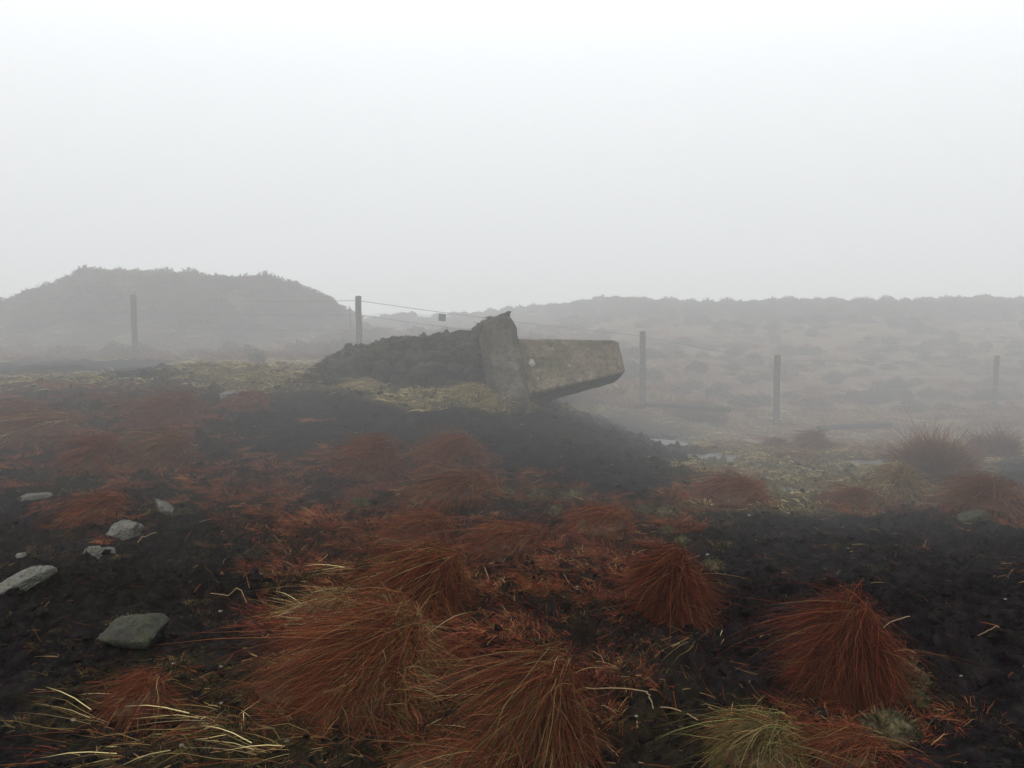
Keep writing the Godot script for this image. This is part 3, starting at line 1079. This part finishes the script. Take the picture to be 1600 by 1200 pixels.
# ---------------------------------------------------------------- tussocks
func build_tussocks() -> void:
	var W := Vector3(-0.75, 0, 0.30)     # the wind has combed everything to the left
	var rows := [
		# x, y of the foot; height, half width, blades, palette, wind, upright, label, name
		[1318, 1085, 0.41, 0.185, 4200, P_DEEP, W * 0.45, 0.12, "tall red windblown grass tussock alone on dark peat, lower right", "grass_tussock"],
		[1050, 966, 0.35, 0.165, 3000, P_DEEP, W * 0.3, 0.05, "rounded rusty brown grass mop on peat in the middle distance, right of centre", "grass_tussock"],
		[650, 955, 0.33, 0.28, 4200, P_MIX, W * 0.9, 0.0, "broad olive and rust tussock with straw blades sweeping left, centre", "grass_tussock"],
		[572, 1092, 0.35, 0.27, 4600, P_MIX, W * 0.9, 0.0, "rust and straw tussock below the broad olive one", "grass_tussock"],
		[822, 1178, 0.36, 0.22, 4600, P_MIX, W * 0.8, 0.0, "rust and straw tussock at the bottom edge, centre", "grass_tussock"],
		[690, 1215, 0.11, 0.26, 1000, P_MIX, W * 1.3, 0.0, "flattened rust and straw tuft cut by the bottom edge, combed to the left", "grass_tussock"],
		[215, 1105, 0.15, 0.15, 800, P_RED, W * 0.6, 0.0, "small rusty tuft in olive moss, lower left", "grass_tussock"],
		[1180, 1178, 0.14, 0.18, 1300, P_GREEN, W * 0.5, 0.0, "yellow green grass tuft at the foot of the tall red tussock", "grass_tussock"],
		[1320, 1185, 0.11, 0.22, 800, P_RED, W * 0.4, 0.0, "low dull red tuft in front of the tall red tussock", "grass_tussock"],
		[452, 1075, 0.12, 0.22, 900, P_MIX, W * 1.3, 0.0, "flattened rust and straw tuft trailing left of the tussock below the olive one", "grass_tussock"],
		[690, 1050, 0.15, 0.20, 900, P_RED, W * 0.9, 0.0, "low rust tuft wedged between the three big foreground tussocks", "grass_tussock"],
		[500, 960, 0.13, 0.20, 700, P_STRAW, W * 1.1, 0.0, "lank straw tuft left of the broad olive tussock", "grass_tussock"],
		[582, 735, 0.28, 0.26, 1500, P_RED, W * 0.5, 0.1, "rusty dome of grass at the top of the red sward, left of its twin", "grass_tussock"],
		[702, 728, 0.26, 0.28, 1500, P_RED, W * 0.6, 0.1, "rusty dome of grass against bare peat below the pillar", "grass_tussock"],
		[700, 775, 0.18, 0.38, 1500, P_MIX, W * 0.9, 0.0, "low straw coloured tuft just below the rusty domes", "grass_tussock"],
		[240, 728, 0.28, 0.32, 1600, P_MIX, W * 0.9, 0.0, "orange brown tussock overhanging a peat edge, left", "grass_tussock"],
		[150, 728, 0.24, 0.24, 1300, P_RED, W * 0.7, 0.0, "dark rusty tussock next to the orange brown one", "grass_tussock"],
		[258, 662, 0.27, 0.36, 1500, P_RED, W * 0.8, 0.0, "wide rusty tussock high on the left slope", "grass_tussock"],
		[60, 682, 0.20, 0.40, 1500, P_MIX, W * 0.8, 0.0, "spreading brown tussock at the left edge above the flat stone", "grass_tussock"],
		[18, 655, 0.18, 0.26, 900, P_MIX, W * 0.8, 0.0, "brown tussock cut by the left edge, farther up the slope", "grass_tussock"],
		[385, 632, 0.12, 0.22, 800, P_RED, W * 0.9, 0.0, "small rusty tuft beside the pale oblong stone", "grass_tussock"],
		[150, 805, 0.16, 0.22, 900, P_RED, W * 0.8, 0.0, "dull red tuft behind the tilted angular stone", "grass_tussock"],
		[780, 855, 0.16, 0.30, 1300, P_RED, W * 0.8, 0.0, "low dark red tussock in the red sward above the broad olive one", "grass_tussock"],
		[640, 845, 0.18, 0.32, 1300, P_RED, W * 0.9, 0.0, "low bright rust tussock in the left of the red sward", "grass_tussock"],
		[930, 825, 0.15, 0.28, 1100, P_RED, W * 0.8, 0.0, "low rust tuft at the right end of the red sward", "grass_tussock"],
		[1455, 748, 0.60, 0.50, 3000, P_RUSH, W * 0.1, 0.8, "tall dark brown clump of rushes on the right", "rush_clump"],
		[1552, 712, 0.42, 0.34, 1400, P_RUSH, W * 0.1, 0.8, "smaller brown rush clump behind the tall one, right edge", "rush_clump"],
		[1535, 792, 0.26, 0.34, 1500, P_RUSH, W * 0.3, 0.35, "dark red tussock above the green mossy stone, right edge", "grass_tussock"],
		[1395, 770, 0.26, 0.24, 1200, P_STRAW, W * 0.4, 0.3, "yellow straw tussock in front of the tall rushes", "grass_tussock"],
		[1140, 778, 0.16, 0.34, 1200, P_RED, W * 0.6, 0.0, "low rusty tuft where the peat meets the wet ground", "grass_tussock"],
		[1272, 702, 0.22, 0.22, 800, P_RUSH, W * 0.3, 0.3, "small brown tuft on wet ground right of the fence post", "grass_tussock"],
		[1330, 785, 0.12, 0.28, 800, P_MIX, W * 0.6, 0.0, "low reddish tuft left of the yellow straw tussock", "grass_tussock"],
		[1215, 700, 0.12, 0.18, 500, P_RUSH, W * 0.3, 0.2, "tiny brown tuft at the edge of the far puddle", "grass_tussock"],
		[402, 566, 0.22, 0.20, 700, P_GREEN, W * 0.3, 0.5, "olive tuft on the skyline of the slope left of the rubble heap", "grass_tussock"],
		[742, 620, 0.13, 0.22, 1100, P_PALE, W * 0.2, 0.2, "yellow green mossy tuft in front of the rubble, below its middle", "grass_tussock"],
		[792, 636, 0.13, 0.20, 1100, P_PALE, W * 0.2, 0.2, "yellow green mossy tuft at the foot of the foundation slab", "grass_tussock"],
		[575, 606, 0.08, 0.26, 800, P_PALE, W * 0.2, 0.2, "pale mossy tuft at the left foot of the rubble heap", "grass_tussock"],
		[1095, 650, 0.22, 0.5, 900, P_HEATH, W * 0.3, 0.3, "low brown tuft at the end of the fallen rail near the pillar", "grass_tussock"],
	]
	for r in rows:
		var p := on_ground(r[0], r[1])
		p.y = height(p.x, p.z) - 0.01
		var far := clampf(-p.z / 5.0, 0.8, 2.0)
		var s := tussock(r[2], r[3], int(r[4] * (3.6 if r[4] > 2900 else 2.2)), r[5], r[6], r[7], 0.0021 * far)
		var o := thing(r[9], p, r[8], "rushes" if r[9] == "rush_clump" else "tussock", "grass tussocks on the moor")
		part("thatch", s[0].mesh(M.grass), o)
		part("leaves", s[1].mesh(M.grass), o)

	# moss hummocks along the rim of the red sward
	var hum := [
		[793, 772, 0.055, "grey green moss hummock leftmost on the rim of the red sward"], [846, 776, 0.075, "round moss hummock second from left on the rim of the red sward"],
		[893, 778, 0.085, "largest pale moss hummock on the rim of the red sward"], [915, 779, 0.05, "little moss hummock touching the largest pale one"],
		[868, 800, 0.06, "moss hummock in the sward just below the rim"], [1008, 800, 0.07, "brownish moss hummock at the right of the rim"],
		[1040, 806, 0.08, "olive moss hummock at the right end of the rim"], [1045, 832, 0.06, "dark green moss hummock beside the peat, right of the sward"],
		[1065, 846, 0.05, "small dark moss hummock lowest on the right rim"], [1114, 886, 0.06, "lone dark green moss hummock on bare peat by the rusty mop"],
		[560, 792, 0.08, "brown moss hummock in the left part of the sward"], [1410, 1060, 0.09, "dark moss hummock right of the tall red tussock"],
		[1390, 1150, 0.10, "dark moss hummock below the tall red tussock"], [1430, 1092, 0.055, "small moss hummock at the outer right of the tall red tussock"],
	]
	for r in hum:
		var p := on_ground(r[0], r[1])
		p.y = height(p.x, p.z) - 0.01
		var s := cushion(r[2] * 1.15, [[0.45, Color(0.075, 0.076, 0.043)], [0.3, Color(0.125, 0.112, 0.07)], [0.25, Color(0.04, 0.036, 0.022)]], 260)
		var o := single("moss_hummock", s.mesh(M.moss), p, r[3], "moss", "moss hummocks")
		o.rotation.y = rng.randf_range(0, TAU)

	# bare stalks lying on the peat
	var st := [
		[900, 1083, 1010, 1085, "long pale dead stalk lying on peat left of the yellow green tuft"], [1010, 1085, 1020, 1112, "short bent dead stalk joined end to end with the long one"],
		[1030, 1108, 1090, 1130, "thin grey stalk pointing at the yellow green tuft"], [1525, 1000, 1562, 984, "pale broken stalk on bare peat at the far right"],
		[1380, 985, 1420, 966, "bare twig sticking out right of the tall red tussock, upper of two"], [1390, 1022, 1432, 1026, "bare twig sticking out right of the tall red tussock, lower of two"],
		[330, 930, 385, 945, "thin straw stalk on peat right of the big mossy stone"], [215, 850, 245, 835, "thin stalk beside the tilted angular stone"],
	]
	for r in st:
		var a := on_ground(r[0], r[1])
		var b := on_ground(r[2], r[3])
		a.y = height(a.x, a.z) + 0.01
		b.y = height(b.x, b.z) + 0.012
		var s := Shape.new()
		var path := []
		for j in 9:
			var u := j / 8.0
			var p := a.lerp(b, u)
			p.y = maxf(p.y, height(p.x, p.z) + 0.006) + 0.012 * sin(u * PI)
			p += Vector3(1, 0, 1) * 0.01 * n_mid.get_noise_1d(u * 2.0 + r[0])
			path.append(p - a)
		tube(s, path, 0.0024, 5, Color(0.19, 0.14, 0.08))
		single("stalk", s.mesh(M.grass), a, r[4], "stalk", "dead stalks on the peat")


# ---------------------------------------------------------------- what nobody could count
func build_cover() -> void:
	var W := Vector3(-0.75, 0, 0.30)
	var red := [mat_clump(0.12, 0.12, 260, P_RED, W * 0.6, 0.0021, 0.05), mat_clump(0.14, 0.13, 260, P_DEEP, W * 0.4, 0.0021, 0.2), mat_clump(0.13, 0.10, 220, P_MIX, W * 0.5, 0.0021, 0.4), mat_clump(0.10, 0.09, 160, P_RED, W * -0.1, 0.0021, 0.1), mat_clump(0.14, 0.10, 160, P_DEEP, Vector3(-0.2, 0, 0.5), 0.0021, 0.5)]
	var straw := [mat_clump(0.12, 0.19, 40, P_STRAW, W, 0.0024, 0.6), mat_clump(0.14, 0.22, 34, P_MIX, W * 0.4, 0.0024, 0.75), mat_clump(0.10, 0.15, 34, P_STRAW, Vector3(0.3, 0, 0.5), 0.0024, 0.6)]
	var moss := [mat_clump(0.07, 0.05, 130, [[0.55, OLIVE], [0.33, BROWN], [0.12, STRAWC]], W * 0.1, 0.0032, 0.1), mat_clump(0.09, 0.06, 130, [[0.45, OLIVE], [0.45, BROWN], [0.10, RUST]], W * 0.2, 0.0032, 0.3)]
	var pale := [mat_clump(0.09, 0.10, 60, P_PALE, W * 0.5, 0.005, 0.2), mat_clump(0.10, 0.13, 50, P_PALE, W * 0.7, 0.005, 0.3)]
	var sets := [[red, "red_grass", "fine red deer grass spread over the moor", []], [straw, "straw_grass", "lank straw coloured grass lying on the ground", []], [moss, "moss", "short olive moss and sedge on the peat", []], [pale, "pale_grass", "short pale yellow green grass on the banks", []]]
	for st in sets:
		for k in st[0].size(): st[3].append([[], []])
	# near and middle ground, in even cells of the land itself
	var z := -2.0
	while z > -13.0:
		var cell := 0.10 if z > -6.0 else 0.115
		var x := -6.0
		while x < 7.0:
			var px := x + rng.randf_range(0, cell)
			var pz := z - rng.randf_range(0, cell)
			var vis := absf(px) < -pz * 0.64 + 0.6
			if vis:
				var y := height(px, pz)
				var w := cover(px, y, pz)
				var nn := 0.5 + 0.9 * n_mid.get_noise_2d(px * 1.3 + 50.0, pz * 1.3)
				var wet := false
				for p in puddles:
					if puddle_in(p, px, pz) < 1.1: wet = true
				for k in 4:
					var chance: float = w[k] * [0.95, 0.35, 0.55, 0.85][k] * ((0.25 + 1.05 * sstep(0.15, 0.7, nn)) if k == 0 else clampf(0.45 + nn, 0.1, 1.4))
					if k == 0: chance += 0.004
					if k == 2: chance += 0.05 * nn if nn > 0.5 and px < 1.0 else 0.006
					if wet: chance *= 0.08
					if rng.randf() < chance:
						var v: int = rng.randi_range(0, sets[k][0].size() - 1)
						var sc := rng.randf_range(0.6, 1.25)
						var b := Basis.from_euler(Vector3(rng.randf_range(-0.2, 0.2), rng.randf_range(-0.9, 0.9), rng.randf_range(-0.2, 0.2))).scaled(Vector3.ONE * sc)
						sets[k][3][v][0].append(Transform3D(b, Vector3(px, y - 0.004, pz)))
						sets[k][3][v][1].append(Color.WHITE * (rng.randf_range(0.9, 1.9) if k == 0 else rng.randf_range(0.7, 1.25)))
			x += cell
		z -= cell
	# beyond the fence the same plants, in larger tufts
	var total := 0
	for k in 9000:
		var d := rng.randf_range(13.0, 44.0)
		var px := rng.randf_range(-0.72, 0.72) * d
		var y := height(px, -d)
		var w := cover(px, y, -d)
		var kind: int = [0, 3, 1, 3, 0][k % 5]
		if rng.randf() > w[kind] * 1.2: continue
		var sc := rng.randf_range(1.4, 3.2)
		sets[kind][3][0][0].append(Transform3D(Basis(Vector3.UP, rng.randf_range(-1.2, 1.2)).scaled(Vector3.ONE * sc), Vector3(px, y - 0.01, -d)))
		sets[kind][3][0][1].append(Color.WHITE * rng.randf_range(0.6, 1.15))
		total += 1
	for st in sets:
		for k in st[0].size():
			scatter(st[1], st[0][k].mesh(M.grass), st[3][k][0], st[3][k][1], st[2], "grass" if st[1] != "moss" else "moss")
			total += st[3][k][0].size()
	print("tufts ", total)

	# heather over the hags
	var bushes := [shrub(0.42, 0.40, 110), shrub(0.36, 0.46, 100), shrub(0.5, 0.34, 120)]
	var where := [[[], []], [[], []], [[], []]]
	for k in 11000:
		var d := rng.randf_range(15.8, 46.0)
		var px := rng.randf_range(-0.75, 0.75) * d
		var lay := n_patch.get_noise_2d(px * 0.6 + 8.0, -d * 0.6)
		var onhill := sstep(0.9, 1.5, land(px, -d))
		if rng.randf() > clampf(0.06 + 0.5 * lay + 0.85 * onhill, 0.02, 0.95): continue
		var v := rng.randi_range(0, 2)
		var sc := rng.randf_range(0.55, 1.15) * (0.72 + 0.2 * onhill + 0.6 * maxf(0.0, n_mid.get_noise_2d(px * 0.35, -d * 0.35 + 40.0)))
		where[v][0].append(Transform3D(Basis(Vector3.UP, rng.randf_range(0, TAU)).scaled(Vector3(sc, sc * rng.randf_range(0.6, 1.0), sc)), Vector3(px, height(px, -d) - 0.04, -d)))
		where[v][1].append(Color.WHITE * rng.randf_range(0.7, 1.2))
	for v in 3: scatter("heather", bushes[v].mesh(M.grass), where[v][0], where[v][1], "dark heather covering the peat banks in the fog", "heather")

	# crumbs of peat, straw litter and grit on the bare ground
	var clods := [stone(Vector3(1, 0.5, 0.9), 8, 501, Color(0.0145, 0.0125, 0.013), 0.0, 5, 0.5), stone(Vector3(1, 0.45, 0.7), 8, 502, Color(0.012, 0.0105, 0.011), 0.0, 5, 0.5), stone(Vector3(0.9, 0.5, 1), 8, 503, Color(0.018, 0.0155, 0.014), 0.0, 5, 0.5)]
	var cl := [[[], []], [[], []], [[], []]]
	var straws := []
	for k in 4:
		var s := Shape.new()
		blade(s, Vector3.ZERO, Vector3(1, 0.12, 0), Vector3(0.1, -0.16, 0.25 * (k - 1.5)), 0.035 + 0.017 * k, 0.0032, Color(0.20, 0.13, 0.065), 4)
		blade(s, Vector3(0, 0.001, 0), Vector3(1, 0.14, 0), Vector3(0.1, -0.17, 0.25 * (k - 1.5)), 0.035 + 0.017 * k, 0.0032, Color(0.20, 0.13, 0.065), 4)
		straws.append(s)
	var sw := [[[], []], [[], []], [[], []], [[], []]]
	for k in 34000:
		var d := 2.2 + 8.0 * pow(rng.randf(), 1.3)
		var px := rng.randf_range(-0.66, 0.66) * d
		var clump := n_mid.get_noise_2d(px * 1.2 + 90.0, -d * 1.2)
		if rng.randf() > 0.35 + clump: continue
		var y := height(px, -d)
		var v := k % 3
		var sc := rng.randf_range(0.004, 0.011) * (1.0 if rng.randf() < 0.85 else rng.randf_range(1.5, 3.6))
		cl[v][0].append(Transform3D(Basis.from_euler(Vector3(rng.randf_range(-0.5, 0.5), rng.randf() * 6, rng.randf_range(-0.5, 0.5))).scaled(Vector3.ONE * sc), Vector3(px, y + sc * 0.15, -d)))
		cl[v][1].append(Color.WHITE * rng.randf_range(0.7, 1.3))
	for k in 24000:
		var d := 2.2 + 7.5 * pow(rng.randf(), 1.2)
		var px := rng.randf_range(-0.66, 0.66) * d
		var y := height(px, -d)
		var w := cover(px, y, -d)
		if rng.randf() > 0.09 + 0.55 * maxf(w[0], w[1]) + 0.25 * n_mid.get_noise_2d(px + 77.0, -d): continue
		var v := k % 4
		var e := 0.03
		var gx := (height(px + e, -d) - height(px - e, -d)) / (2 * e)
		var gz := (height(px, -d + e) - height(px, -d - e)) / (2 * e)
		var up := Vector3(-gx, 1, -gz).normalized()
		var turn := Basis(up, rng.randf_range(0, TAU))
		var fx := turn * (Vector3.RIGHT - up * up.x).normalized()
		var b := Basis(fx, up, fx.cross(up)).scaled(Vector3.ONE * rng.randf_range(0.4, 1.3))
		sw[v][0].append(Transform3D(b, Vector3(px, y + 0.007, -d)))
		var t := rng.randf()
		sw[v][1].append((Color(1, 1, 1) if t < 0.28 else Color(0.55, 0.28, 0.24) if t < 0.75 else Color(0.3, 0.2, 0.2)) * rng.randf_range(0.45, 1.1))
	for v in 3: scatter("peat_crumbs", clods[v].mesh(M.peat), cl[v][0], cl[v][1], "crumbs of dark peat scattered on the ground", "peat")
	for v in 4: scatter("straw_litter", straws[v].mesh(M.grass), sw[v][0], sw[v][1], "bits of dead straw littering the peat", "litter")
	var grit := [[], []]
	var pebble := stone(Vector3(1, 0.7, 0.9), 7, 601, Color(0.24, 0.235, 0.22), 0.0, 4, 0.05)
	for k in 110:
		var d := rng.randf_range(3.0, 9.0)
		var px := rng.randf_range(-0.62, 0.62) * d
		var sc := rng.randf_range(0.003, 0.009)
		grit[0].append(Transform3D(Basis(Vector3.UP, rng.randf() * 6).scaled(Vector3.ONE * sc), Vector3(px, height(px, -d) + sc * 0.4, -d)))
		grit[1].append(Color.WHITE * rng.randf_range(0.5, 1.0))
	scatter("gravel", pebble.mesh(M.stone), grit[0], grit[1], "specks of pale grit on the peat", "gravel")
